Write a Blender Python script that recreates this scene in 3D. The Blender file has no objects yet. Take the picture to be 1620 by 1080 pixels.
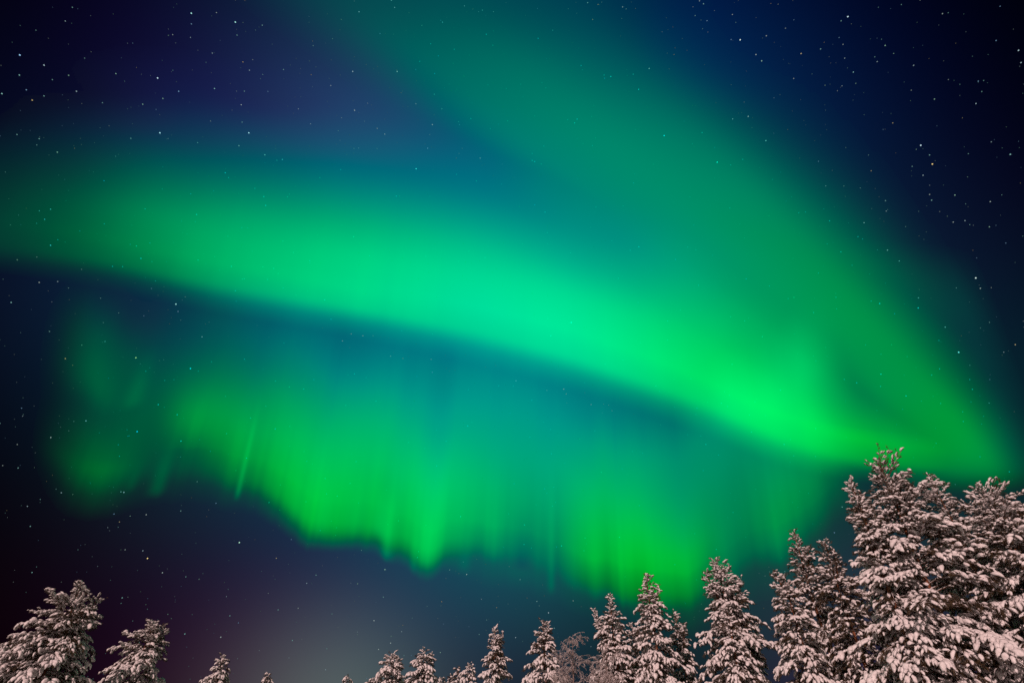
import bpy, math, random
import numpy as np
from mathutils import Vector, Matrix

sc = bpy.context.scene
COL = sc.collection

# ------------------------------------------------------------------ camera
PW, PH, FPX = 1620.0, 1080.0, 900.0          # photo size and focal length in its pixels
PITCH = math.radians(36.4)
EYE = np.array([0.0, 0.0, 1.7])
cam_d = bpy.data.cameras.new("camera")
cam = bpy.data.objects.new("camera", cam_d)
COL.objects.link(cam)
cam_d.sensor_width = 36.0
cam_d.lens = FPX * 36.0 / PW
cam_d.clip_start, cam_d.clip_end = 0.1, 90000.0
cam.location = EYE
cam.rotation_euler = (math.pi / 2 + PITCH, 0, 0)
sc.camera = cam
CP, SP = math.cos(PITCH), math.sin(PITCH)

def direction(px, py):
    """World direction of the sky seen at a place in the photo (arrays allowed)."""
    x = (np.asarray(px, float) - PW / 2) / FPX
    y = -(np.asarray(py, float) - PH / 2) / FPX
    d = np.stack([x, CP - y * SP, SP + y * CP], -1)
    return d / np.linalg.norm(d, axis=-1, keepdims=True)

def to_photo(p):
    d = np.asarray(p, float) - EYE
    ax = d[..., 1] * CP + d[..., 2] * SP
    up = -d[..., 1] * SP + d[..., 2] * CP
    return PW / 2 + FPX * d[..., 0] / ax, PH / 2 - FPX * up / ax

def lin(c):
    c = np.asarray(c, float) / 255.0
    return np.where(c <= 0.04045, c / 12.92, ((c + 0.055) / 1.055) ** 2.4)

# ------------------------------------------------------------------ colour management
sc.view_settings.view_transform = 'Standard'
sc.view_settings.look = 'None'
sc.view_settings.exposure = 0.0
sc.view_settings.gamma = 1.0
sc.view_settings.use_curve_mapping = False
sc.render.engine = 'CYCLES'
sc.cycles.use_denoising = False
sc.cycles.max_bounces = 5
sc.cycles.diffuse_bounces = 3
sc.cycles.transparent_max_bounces = 12

# ------------------------------------------------------------------ light: low warm light from behind the camera
SUN_AZ, SUN_EL = math.radians(205.0), math.radians(24.0)     # azimuth from +Y clockwise
sun_d = bpy.data.lights.new("sun", 'SUN')
sun_d.energy = 3.1
sun_d.angle = math.radians(0.5)
sun_d.color = (1.0, 0.685, 0.625)
sun = bpy.data.objects.new("sun", sun_d)
COL.objects.link(sun)
to_sun = Vector((math.sin(SUN_AZ) * math.cos(SUN_EL), math.cos(SUN_AZ) * math.cos(SUN_EL), math.sin(SUN_EL)))
sun.rotation_euler = to_sun.to_track_quat('Z', 'Y').to_euler()

# ------------------------------------------------------------------ world: night sky with airglow and horizon glow
# each glow: where in the sky, angular radius in degrees, colour (scene linear)
GLOWS = [
    ((0, 226), 8.0, (0.0000, 0.0010, 0.0046)),
    ((0, 452), 8.0, (0.0019, 0.0000, 0.0000)),
    ((0, 1130), 8.0, (0.0014, 0.0000, 0.0000)),
    ((202, 0), 8.0, (0.0006, 0.0000, 0.0000)),
    ((202, 452), 8.0, (0.0009, 0.0053, 0.0239)),
    ((202, 904), 8.0, (0.0031, 0.0000, 0.0011)),
    ((405, 0), 8.0, (0.0000, 0.0000, 0.0048)),
    ((405, 226), 8.0, (0.0070, 0.0000, 0.0371)),
    ((405, 452), 8.0, (0.0000, 0.0222, 0.0249)),
    ((405, 678), 8.0, (0.0000, 0.0186, 0.0269)),
    ((405, 904), 8.0, (0.0050, 0.0000, 0.0083)),
    ((607, 0), 8.0, (0.0000, 0.0153, 0.0146)),
    ((607, 226), 8.0, (0.0015, 0.0275, 0.0888)),
    ((607, 452), 8.0, (0.0000, 0.0510, 0.1060)),
    ((607, 678), 8.0, (0.0000, 0.0249, 0.0390)),
    ((607, 904), 8.0, (0.0000, 0.0000, 0.0331)),
    ((607, 1130), 8.0, (0.0014, 0.0000, 0.0000)),
    ((810, 226), 8.0, (0.0000, 0.0135, 0.0392)),
    ((810, 452), 8.0, (0.0000, 0.0679, 0.1668)),
    ((810, 678), 8.0, (0.0000, 0.1328, 0.0967)),
    ((810, 904), 8.0, (0.0022, 0.0275, 0.0468)),
    ((810, 1130), 8.0, (0.0098, 0.0000, 0.0000)),
    ((1012, 0), 8.0, (0.0000, 0.0000, 0.0341)),
    ((1012, 226), 8.0, (0.0000, 0.0292, 0.0669)),
    ((1012, 452), 8.0, (0.0000, 0.0431, 0.0217)),
    ((1012, 678), 8.0, (0.0000, 0.0737, 0.1053)),
    ((1215, 226), 8.0, (0.0009, 0.0022, 0.0339)),
    ((1215, 452), 8.0, (0.0000, 0.0190, 0.0241)),
    ((1215, 904), 8.0, (0.0000, 0.0245, 0.0160)),
    ((1417, 452), 8.0, (0.0031, 0.0000, 0.0159)),
    ((1417, 678), 8.0, (0.0000, 0.0123, 0.0048)),
    ((1417, 904), 8.0, (0.0000, 0.0000, 0.0095)),
    ((1417, 1130), 8.0, (0.0246, 0.0000, 0.0315)),
    ((1620, 678), 8.0, (0.0005, 0.0061, 0.0141)),
    ((1620, 904), 8.0, (0.0000, 0.0063, 0.0000)),
    ((1620, 1130), 8.0, (0.0060, 0.0060, 0.0070)),
    ((620, 558), 6.5, (0.0000, 0.0420, 0.0100)),
    ((560, 205), 6.0, (0.0100, 0.0030, 0.0000)),
    ((760, 250), 6.0, (0.0000, 0.0100, 0.0000)),
    ((535, 1135), 5.6, (0.0640, 0.1050, 0.0820)),
    ((410, 1130), 6.0, (0.0300, 0.0060, 0.0140)),
]
NIGHT = (0.00000, 0.00000, 0.00000)
w = bpy.data.worlds.new("World")
sc.world = w
w.use_nodes = True
nt = w.node_tree
nt.nodes.clear()
def N(tree, kind, **kw):
    n = tree.nodes.new(kind)
    for k, v in kw.items():
        setattr(n, k, v)
    return n
out = N(nt, "ShaderNodeOutputWorld")
bg = N(nt, "ShaderNodeBackground")
tc = N(nt, "ShaderNodeTexCoord")
sky = N(nt, "ShaderNodeTexSky", sky_type='NISHITA', sun_disc=False)
sky.sun_elevation = math.radians(-6.0)
sky.sun_rotation = SUN_AZ
acc = N(nt, "ShaderNodeVectorMath", operation='SCALE')
nt.links.new(sky.outputs[0], acc.inputs[0])
acc.inputs['Scale'].default_value = 0.0003
prev = acc.outputs[0]
base = N(nt, "ShaderNodeVectorMath", operation='ADD')
nt.links.new(prev, base.inputs[0])
base.inputs[1].default_value = NIGHT
prev = base.outputs[0]
for (px, py), sg, colr in GLOWS:
    dt = N(nt, "ShaderNodeVectorMath", operation='DOT_PRODUCT')
    nt.links.new(tc.outputs['Generated'], dt.inputs[0])
    dt.inputs[1].default_value = tuple(direction(px, py))
    k = 1.0 / math.radians(sg) ** 2
    ml = N(nt, "ShaderNodeMath", operation='MULTIPLY_ADD')
    nt.links.new(dt.outputs['Value'], ml.inputs[0])
    ml.inputs[1].default_value = k
    ml.inputs[2].default_value = -k
    ex = N(nt, "ShaderNodeMath", operation='EXPONENT')
    nt.links.new(ml.outputs[0], ex.inputs[0])
    s_ = N(nt, "ShaderNodeVectorMath", operation='SCALE')
    s_.inputs[0].default_value = colr
    nt.links.new(ex.outputs[0], s_.inputs['Scale'])
    ad = N(nt, "ShaderNodeVectorMath", operation='ADD')
    nt.links.new(prev, ad.inputs[0])
    nt.links.new(s_.outputs[0], ad.inputs[1])
    prev = ad.outputs[0]
nt.links.new(prev, bg.inputs['Color'])
bg.inputs['Strength'].default_value = 1.0
nt.links.new(bg.outputs[0], out.inputs['Surface'])

def night(px, py):
    """The same sky evaluated in numbers, so the aurora can be given the light that it adds to it."""
    d = direction(px, py)
    b = np.zeros(d.shape) + np.array(NIGHT)
    for (gx, gy), sg, colr in GLOWS:
        g = np.exp(((d * direction(gx, gy)).sum(-1) - 1) / math.radians(sg) ** 2)
        b = b + g[..., None] * np.array(colr)
    return b

# ------------------------------------------------------------------ helpers
def tag(o, label=None, cat=None, group=None, kind=None):
    if label: o["label"] = label
    if cat: o["category"] = cat
    if group: o["group"] = group
    if kind: o["kind"] = kind
    return o

def mesh_obj(name, v, f, mat, parent=None, smooth=False):
    """One mesh object from arrays: v (n,3), f (m,3) or (m,4)."""
    me = bpy.data.meshes.new(name)
    v = np.asarray(v, np.float32); f = np.asarray(f, np.int32)
    n = f.shape[1]
    me.vertices.add(len(v)); me.vertices.foreach_set("co", v.ravel())
    me.loops.add(f.size); me.loops.foreach_set("vertex_index", f.ravel())
    me.polygons.add(len(f))
    me.polygons.foreach_set("loop_start", np.arange(len(f), dtype=np.int32) * n)
    if smooth:
        me.polygons.foreach_set("use_smooth", np.ones(len(f), bool))
    me.update(calc_edges=True)
    me.materials.append(mat)
    o = bpy.data.objects.new(name, me)
    COL.objects.link(o)
    if parent: o.parent = parent
    return o

def new_mat(name):
    m = bpy.data.materials.new(name)
    m.use_nodes = True
    m.node_tree.nodes.clear()
    return m, m.node_tree

def ramp(tree, src, stops):
    r = N(tree, "ShaderNodeValToRGB")
    e = r.color_ramp.elements
    while len(e) < len(stops): e.new(0.5)
    for q, (p, c) in zip(e, stops):
        q.position = p; q.color = (*c, 1)
    tree.links.new(src, r.inputs[0])
    return r.outputs[0]

# ------------------------------------------------------------------ materials
def mat_snow():
    m, t = new_mat("snow")
    o = N(t, "ShaderNodeOutputMaterial"); b = N(t, "ShaderNodeBsdfPrincipled")
    c = N(t, "ShaderNodeTexCoord"); n = N(t, "ShaderNodeTexNoise")
    n.inputs['Scale'].default_value = 9.0; n.inputs['Detail'].default_value = 4.0
    t.links.new(c.outputs['Object'], n.inputs['Vector'])
    t.links.new(ramp(t, n.outputs[0], [(0.3, (0.62, 0.58, 0.58)), (0.6, (0.86, 0.84, 0.85))]), b.inputs['Base Color'])
    b.inputs['Roughness'].default_value = 0.85
    b.inputs['Specular IOR Level'].default_value = 0.2
    bp = N(t, "ShaderNodeBump"); n2 = N(t, "ShaderNodeTexNoise")
    n2.inputs['Scale'].default_value = 30.0
    t.links.new(c.outputs['Object'], n2.inputs['Vector'])
    t.links.new(n2.outputs[0], bp.inputs['Height'])
    bp.inputs['Strength'].default_value = 0.5; bp.inputs['Distance'].default_value = 0.03
    t.links.new(bp.outputs[0], b.inputs['Normal'])
    t.links.new(b.outputs[0], o.inputs[0])
    return m

def mat_needles(name, lo, mid, frost):
    m, t = new_mat(name)
    o = N(t, "ShaderNodeOutputMaterial"); b = N(t, "ShaderNodeBsdfPrincipled")
    c = N(t, "ShaderNodeTexCoord"); n = N(t, "ShaderNodeTexNoise")
    n.inputs['Scale'].default_value = 5.0; n.inputs['Detail'].default_value = 6.0; n.inputs['Roughness'].default_value = 0.8
    t.links.new(c.outputs['Object'], n.inputs['Vector'])
    t.links.new(ramp(t, n.outputs[0], [(0.38, lo), (0.56, mid), (0.78, frost)]), b.inputs['Base Color'])
    b.inputs['Roughness'].default_value = 0.7
    t.links.new(b.outputs[0], o.inputs[0])
    return m

def mat_bark(name, dark, light, snow_from=0.35):
    m, t = new_mat(name)
    o = N(t, "ShaderNodeOutputMaterial"); b = N(t, "ShaderNodeBsdfPrincipled")
    c = N(t, "ShaderNodeTexCoord"); n = N(t, "ShaderNodeTexNoise")
    mp = N(t, "ShaderNodeMapping"); mp.inputs['Scale'].default_value = (9, 9, 2.5)
    t.links.new(c.outputs['Object'], mp.inputs[0]); t.links.new(mp.outputs[0], n.inputs['Vector'])
    n.inputs['Scale'].default_value = 1.5; n.inputs['Detail'].default_value = 5.0
    bark = ramp(t, n.outputs[0], [(0.35, dark), (0.65, light)])
    g = N(t, "ShaderNodeNewGeometry"); sp = N(t, "ShaderNodeSeparateXYZ")
    t.links.new(g.outputs['Normal'], sp.inputs[0])
    mr = N(t, "ShaderNodeMapRange"); mr.inputs[1].default_value = snow_from; mr.inputs[2].default_value = snow_from + 0.25
    t.links.new(sp.outputs['Z'], mr.inputs[0])
    mx = N(t, "ShaderNodeMix", data_type='RGBA')
    t.links.new(mr.outputs[0], mx.inputs[0]); t.links.new(bark, mx.inputs[6])
    mx.inputs[7].default_value = (0.72, 0.69, 0.69, 1)
    t.links.new(mx.outputs[2], b.inputs['Base Color'])
    b.inputs['Roughness'].default_value = 0.9
    t.links.new(b.outputs[0], o.inputs[0])
    return m

SNOW = mat_snow()
NEEDLES = mat_needles("pine_needles", (0.018, 0.011, 0.004), (0.065, 0.038, 0.012), (0.17, 0.10, 0.05))
BARK = mat_bark("pine_bark", (0.06, 0.022, 0.010), (0.22, 0.075, 0.028), 0.75)
LIMB = mat_bark("limb_bark", (0.05, 0.028, 0.018), (0.14, 0.07, 0.04), 0.25)
TWIG = mat_bark("frosted_twig", (0.14, 0.09, 0.075), (0.34, 0.26, 0.24), 0.15)

# ------------------------------------------------------------------ ground
def build_ground():
    rings, seg = [0, 6, 15, 30, 60, 120, 300, 900, 3000, 12000], 72
    rng = np.random.default_rng(3)
    v = [(0, 0, 0)]; f = []
    for i, r in enumerate(rings[1:]):
        for k in range(seg):
            a = 2 * math.pi * k / seg
            z = 0.0 if r < 8 else 0.10 * math.sin(a * 5 + r) * min(1, r / 60)
            v.append((r * math.cos(a), r * math.sin(a), z))
    q = []
    for k in range(seg):
        q.append((0, 1 + k, 1 + (k + 1) % seg))
    for i in range(len(rings) - 2):
        a0, b0 = 1 + i * seg, 1 + (i + 1) * seg
        for k in range(seg):
            k2 = (k + 1) % seg
            q.append((a0 + k, b0 + k, b0 + k2)); q.append((a0 + k, b0 + k2, a0 + k2))
    tag(mesh_obj("ground", v, q, SNOW, smooth=True), kind="structure")
build_ground()

# ------------------------------------------------------------------ aurora
# The aurora is built as glowing curtains about 4 to 20 km off. Each hangs along the field lines (all parallel, MAG).
# Glow samples: height above the lower edge (in the photo's pixels) and display colour there; the emission is what is left
# after taking off the night sky behind.
MAG = direction(880, -1360)

def blur(a, n, axis):
    for _ in range(n):
        p = np.concatenate([np.take(a, [0], axis), a, np.take(a, [-1], axis)], axis)
        m = a.shape[axis]
        a = 0.25 * np.take(p, range(m), axis) + 0.5 * np.take(p, range(1, m + 1), axis) + 0.25 * np.take(p, range(2, m + 2), axis)
    return a

def aurora_material():
    m, t = new_mat("aurora_light")
    o = N(t, "ShaderNodeOutputMaterial"); e = N(t, "ShaderNodeEmission"); tr = N(t, "ShaderNodeBsdfTransparent"); ad = N(t, "ShaderNodeAddShader")
    a = N(t, "ShaderNodeAttribute", attribute_name="glow"); b = N(t, "ShaderNodeAttribute", attribute_name="clear")
    t.links.new(a.outputs['Color'], e.inputs['Color']); t.links.new(b.outputs['Color'], tr.inputs['Color'])
    t.links.new(e.outputs[0], ad.inputs[0]); t.links.new(tr.outputs[0], ad.inputs[1]); t.links.new(ad.outputs[0], o.inputs[0])
    m.cycles.emission_sampling = 'NONE'
    return m
AUR = aurora_material()

def grid_sheet(name, P, glow, clear3, label, cut=0.0012):
    """P (nu,nv,3) points, glow (nu,nv,3) emission; faces with no glow are left out."""
    nu, nv = P.shape[:2]
    idx = np.arange(nu * nv).reshape(nu, nv)
    q = np.stack([idx[:-1, :-1], idx[1:, :-1], idx[1:, 1:], idx[:-1, 1:]], -1).reshape(-1, 4)
    g = glow.reshape(-1, 3)
    keep = g.max(1)[q].max(1) > cut
    o = mesh_obj(name, P.reshape(-1, 3), q[keep], AUR, smooth=True)
    clear = np.ones((nu * nv, 4), np.float32)
    clear[:, :3] = clear3.reshape(-1, 3)                      # the dense green glow swamps the red and blue of the sky behind
    clear[:, 0] = np.minimum(clear[:, 0], 1 - np.clip(g[:, 1] / 0.07, 0, 1))
    at = o.data.attributes.new("glow", 'FLOAT_COLOR', 'POINT')
    at.data.foreach_set("color", np.concatenate([g, np.ones((len(g), 1))], 1).astype(np.float32).ravel())
    at = o.data.attributes.new("clear", 'FLOAT_COLOR', 'POINT')
    at.data.foreach_set("color", clear.ravel())
    tag(o, label, "aurora", "aurora curtains")
    return o

def ray_pixels(ex, ey, t):
    """Pixels on the field line through the edge pixel (ex,ey), t pixels up."""
    vx, vy = 880 - ex, -1360 - ey
    n = np.hypot(vx, vy)
    return ex + vx / n * t, ey + vy / n * t

def hang(ex, ey, t, alt):
    """3D points of a curtain with its lower edge at altitude alt, seen t pixels above that edge along the field line."""
    d0 = direction(ex, ey)
    P0 = EYE + d0 * (alt / d0[..., 2:3])
    qx, qy = ray_pixels(ex, ey, t)
    d = direction(qx, qy)
    # the point P0 + h*MAG that lies on the view ray d: least squares
    A11 = 1.0; B = (d * MAG).sum(-1); r = P0 - EYE
    rm = (r * MAG).sum(-1); rd = (r * d).sum(-1)
    h = (B * rd - rm) / (1 - B * B)
    return P0 + h[..., None] * MAG, qx, qy

def columns(cols, us, ts):
    """cols: {u: [(t, (r,g,b)), ...]} -> display colours on the grid us x ts (linear in both, softened afterwards)."""
    keys = sorted(cols)
    tab = np.array([[np.interp(ts, [s[0] for s in cols[k]], [s[1][c] for s in cols[k]]) for c in range(3)] for k in keys])  # (k,3,nt)
    outp = np.zeros((len(us), len(ts), 3))
    for c in range(3):
        for j in range(len(ts)):
            outp[:, j, c] = np.interp(us, keys, tab[:, c, j])
    return outp

def shear(colr, us, qx):
    """Take each colour from the column that the pixel itself stands in (the field lines lean)."""
    i = np.clip((qx - us[0]) / (us[1] - us[0]), 0, len(us) - 1.001)
    i0 = i.astype(int); f = (i - i0)[..., None]; j = np.arange(colr.shape[1])[None, :]
    return colr[i0, j] * (1 - f) + colr[i0 + 1, j] * f

# --- overhead fold: the broad diffuse band from the top of the picture down to the right
FOLD = [  # (right edge pixel), (left edge pixel), colours from right to left
    ((1270, -160), (240, -160), [(0, 10, 50), (0, 22, 60), (0, 45, 72), (0, 58, 76), (0, 53, 70), (0, 35, 62)]),
    ((1270, 0),  (340, 0),  [(0, 15, 52), (0, 34, 70), (0, 64, 82), (0, 76, 82), (0, 70, 78), (0, 48, 70)]),
    ((1330, 100), (490, 100), [(0, 22, 56), (0, 38, 70), (0, 84, 92), (0, 112, 98), (0, 100, 96), (0, 66, 90)]),
    ((1400, 200), (640, 220), [(0, 34, 60), (0, 62, 74), (0, 116, 98), (0, 136, 108), (0, 124, 112), (0, 98, 116)]),
    ((1470, 300), (790, 320), [(0, 40, 58), (0, 80, 76), (0, 134, 96), (0, 142, 106), (0, 134, 118), (0, 116, 126)]),
    ((1530, 400), (920, 410), [(0, 44, 60), (0, 96, 74), (0, 142, 82), (0, 150, 94), (0, 146, 112), (0, 134, 126)]),
    ((1585, 500), (1050, 490), [(0, 44, 58), (0, 98, 66), (0, 146, 68), (0, 154, 80), (0, 150, 94), (0, 140, 108)]),
    ((1630, 595), (1180, 570), [(0, 46, 56), (0, 96, 62), (0, 146, 58), (0, 142, 68), (0, 142, 82), (0, 130, 92)]),
    ((1670, 680), (1300, 650), [(0, 48, 58), (0, 98, 60), (0, 156, 52), (0, 146, 56), (0, 108, 68), (0, 100, 74)]),
    ((1690, 740), (1380, 730), [(0, 44, 54), (0, 88, 60), (0, 152, 50), (0, 150, 50), (0, 124, 58), (0, 100, 60)]),
    ((1700, 795), (1440, 812), [(0, 20, 20)] * 6),
]
def build_fold():
    ns, nw = 160, 80
    s = np.linspace(0, len(FOLD) - 1, ns); wv = np.linspace(0, 1, nw)
    k = np.arange(len(FOLD))
    R = np.stack([np.interp(s, k, [f[0][i] for f in FOLD]) for i in (0, 1)], -1)
    L = np.stack([np.interp(s, k, [f[1][i] for f in FOLD]) for i in (0, 1)], -1)
    R, L = blur(R, 30, 0), blur(L, 30, 0)
    px = R[:, None, 0] * (1 - wv) + L[:, None, 0] * wv
    py = R[:, None, 1] * (1 - wv) + L[:, None, 1] * wv
    px = px; py = py
    tab = np.array([[np.interp(wv, np.linspace(0, 1, 6), [c[i] for c in f[2]]) for i in range(3)] for f in FOLD])
    colr = np.zeros((ns, nw, 3))
    for i in range(3):
        for j in range(nw):
            colr[:, j, i] = np.interp(s, k, tab[:, i, j])
    colr = blur(blur(colr, 40, 0), 30, 1)
    g = np.clip(lin(colr) - night(px, py), 0, None)
    edge = np.clip(np.minimum(wv / 0.42, (1 - wv) / 0.25), 0, 1); edge = edge * edge * (3 - 2 * edge)
    bottom = np.clip((len(FOLD) - 1.0 - s) / 0.9, 0, 1); bottom = bottom * bottom * (3 - 2 * bottom)
    g = g * edge[None, :, None] * bottom[:, None, None]
    lane = np.exp(-0.5 * ((px - (1340 + (py - 590) * 0.55)) / 19) ** 2) * np.clip((py - 520) / 110, 0, 1) * np.clip((750 - py) / 110, 0, 1)
    g = g * (1 - 0.2 * lane)[..., None]                   # a dark lane between two of its folds
    d = direction(px, py)
    P = EYE + d * (3000.0 / np.maximum(d[..., 2:3], 0.12))
    return px, py, g, P
fpx, fpy, fglow, fP = build_fold()
grid_sheet("aurora_curtain", fP, fglow, np.ones(fglow.shape), "broad dim teal green aurora band fanning down from the top of the sky")

def fold_at(qx, qy):
    """Light of the fold at given pixels (nearest sample), to be taken off the arc in front of it."""
    o = np.zeros(qx.shape + (3,))
    X, Y, G = fpx.ravel(), fpy.ravel(), fglow.reshape(-1, 3)
    cell = {}
    H, Wd = 60, 100
    acc_ = np.zeros((H, Wd, 3)); cnt = np.zeros((H, Wd, 1))
    ix = np.clip(((X + 100) / 1900 * Wd).astype(int), 0, Wd - 1); iy = np.clip(((Y + 200) / 1100 * H).astype(int), 0, H - 1)
    np.add.at(acc_, (iy, ix), G); np.add.at(cnt, (iy, ix), 1)
    # fill holes by diffusion, then bilinear lookup
    img = acc_ / np.maximum(cnt, 1)
    has = cnt > 0
    gx = np.clip((qx + 100) / 1900 * Wd - 0.5, 0, Wd - 1.001); gy = np.clip((qy + 200) / 1100 * H - 0.5, 0, H - 1.001)
    x0, y0 = gx.astype(int), gy.astype(int); fx, fy = (gx - x0)[..., None], (gy - y0)[..., None]
    return (img[y0, x0] * (1 - fx) + img[y0, x0 + 1] * fx) * (1 - fy) + (img[y0 + 1, x0] * (1 - fx) + img[y0 + 1, x0 + 1] * fx) * fy

# --- main arc
ARC_EDGE = [(-160, 402), (-60, 406), (0, 411), (100, 424), (180, 437), (250, 453), (330, 470), (420, 486), (500, 499), (600, 517), (700, 538), (800, 562),
            (900, 588), (1000, 621), (1100, 656), (1150, 676), (1200, 699), (1260, 722), (1320, 738), (1400, 750), (1500, 758), (1600, 757), (1660, 752)]
ARC = {
    -160: [(0, (4, 40, 40)), (40, (4, 44, 42)), (100, (6, 36, 38)), (200, (8, 14, 30))],
    0:    [(0, (4, 45, 46)), (30, (3, 58, 48)), (70, (2, 62, 50)), (130, (5, 48, 46)), (200, (8, 28, 42)), (260, (8, 12, 30))],
    120:  [(0, (0, 58, 52)), (25, (0, 84, 56)), (60, (0, 92, 58)), (110, (0, 84, 60)), (170, (5, 58, 58)), (230, (12, 34, 56)), (290, (12, 14, 40))],
    250:  [(0, (0, 80, 72)), (25, (0, 124, 74)), (55, (0, 144, 80)), (110, (0, 142, 86)), (155, (0, 110, 82)), (200, (0, 78, 82)), (240, (24, 50, 80)), (300, (20, 24, 66))],
    400:  [(0, (0, 126, 112)), (25, (0, 172, 112)), (55, (0, 190, 112)), (90, (0, 186, 110)), (135, (0, 164, 106)), (185, (0, 120, 102)), (220, (2, 92, 100)), (270, (20, 62, 96)), (330, (20, 30, 80))],
    540:  [(0, (0, 154, 132)), (25, (0, 202, 132)), (50, (0, 214, 132)), (105, (0, 206, 126)), (150, (0, 174, 116)), (190, (0, 140, 120)), (225, (0, 112, 120)), (270, (5, 84, 116)), (340, (26, 62, 104))],
    760:  [(0, (0, 172, 148)), (28, (0, 216, 150)), (65, (0, 228, 158)), (110, (0, 222, 150)), (155, (0, 196, 140)), (195, (0, 160, 136)), (240, (0, 122, 132)), (290, (0, 104, 126)), (350, (0, 90, 116))],
    900:  [(0, (0, 176, 142)), (28, (0, 214, 148)), (70, (0, 230, 152)), (125, (0, 216, 146)), (175, (0, 172, 140)), (230, (0, 140, 130)), (290, (0, 128, 118)), (380, (0, 126, 112))],
    1000: [(0, (0, 170, 124)), (28, (0, 214, 130)), (70, (0, 230, 130)), (125, (0, 216, 130)), (180, (0, 176, 130)), (240, (0, 144, 128)), (320, (0, 132, 110)), (400, (0, 120, 104))],
    1080: [(0, (0, 166, 108)), (28, (0, 214, 108)), (70, (0, 236, 110)), (120, (0, 218, 110)), (175, (0, 194, 118)), (230, (0, 164, 120)), (300, (0, 146, 112)), (400, (0, 124, 104))],
    1180: [(0, (0, 164, 86)), (28, (0, 204, 82)), (62, (0, 224, 86)), (110, (0, 212, 90)), (170, (0, 186, 95)), (240, (0, 158, 96)), (320, (0, 140, 100)), (400, (0, 110, 90))],
    1280: [(0, (0, 146, 66)), (28, (0, 190, 64)), (62, (0, 204, 68)), (110, (0, 182, 74)), (170, (0, 165, 82)), (260, (0, 146, 84)), (360, (0, 110, 84))],
    1350: [(0, (0, 110, 62)), (22, (0, 164, 60)), (55, (0, 196, 62)), (95, (0, 152, 72)), (140, (0, 124, 72)), (200, (0, 140, 74)), (300, (0, 120, 74))],
    1420: [(0, (0, 88, 60)), (20, (0, 148, 56)), (50, (0, 170, 52)), (95, (0, 132, 60)), (140, (0, 110, 70)), (200, (0, 120, 70)), (300, (0, 90, 70))],
    1500: [(0, (0, 80, 58)), (18, (0, 132, 56)), (50, (0, 150, 52)), (95, (0, 130, 56)), (150, (0, 100, 60)), (230, (0, 60, 60))],
    1560: [(0, (0, 56, 56)), (18, (0, 80, 62)), (50, (0, 90, 66)), (95, (0, 84, 64)), (160, (0, 50, 56))],
    1610: [(0, (0, 40, 52)), (25, (0, 62, 58)), (60, (0, 62, 60)), (110, (4, 46, 52))],
    1680: [(0, (0, 18, 30)), (25, (0, 26, 36)), (60, (0, 28, 36)), (110, (4, 20, 36))],
}
def build_arc():
    nu, nv = 420, 150
    us = np.linspace(-160, 1680, nu)
    ts = np.concatenate([np.linspace(-45, 70, 75), np.linspace(72, 400, nv - 75)])
    ey = np.interp(us, [p[0] for p in ARC_EDGE], [p[1] for p in ARC_EDGE])
    ey = blur(ey, 60, 0)
    colr = columns(ARC, us, np.clip(ts, 0, None))
    colr = blur(blur(colr, 60, 0), 12, 1)
    ex = us[:, None] + 0 * ts; eyy = ey[:, None] + 0 * ts; tt = ts[None, :] + 0 * ex
    P, qx, qy = hang(ex, eyy, tt, 1800.0)
    colr = shear(colr, us, qx)
    soft = np.interp(us, [-160, 200, 500, 900, 1200, 1400, 1600], [26, 26, 26, 30, 30, 20, 16])[:, None]
    rise = np.clip((tt + soft * 1.1) / (2.0 * soft), 0, 1); rise = rise * rise * (3 - 2 * rise)
    fade = np.clip((400 - tt) / 130, 0, 1); fade = fade * fade * (3 - 2 * fade)
    ends = np.clip(np.minimum((us + 160) / 60, (1680 - us) / 60), 0, 1)[:, None]
    behind = night(qx, qy) + fold_at(qx, qy)
    m = (rise * fade * ends)[..., None]
    g = np.clip(lin(colr) - behind, 0, None)
    g = blur(blur(g, 10, 0), 3, 1) * m
    rng = np.random.default_rng(17)
    ray = sum(a * blur(rng.normal(0, 1, nu), n, 0) * n ** 0.25 for a, n in ((0.014, 4), (0.022, 30), (0.03, 200)))
    g = g * (1 + ray[:, None] * np.exp(-np.clip(tt, 0, None) / 150) * 1.6)[..., None]     # faint rays, strongest low down
    clear = 1 - m * np.clip(g[..., 1:2] / 0.08, 0, 1) * (1 - np.clip(lin(colr) / np.maximum(night(qx, qy), 1e-5), 0, 1))
    return grid_sheet("aurora_curtain", P, g, clear, "brightest emerald aurora arc with a crisp lower edge sweeping across the sky")
build_arc()

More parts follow.
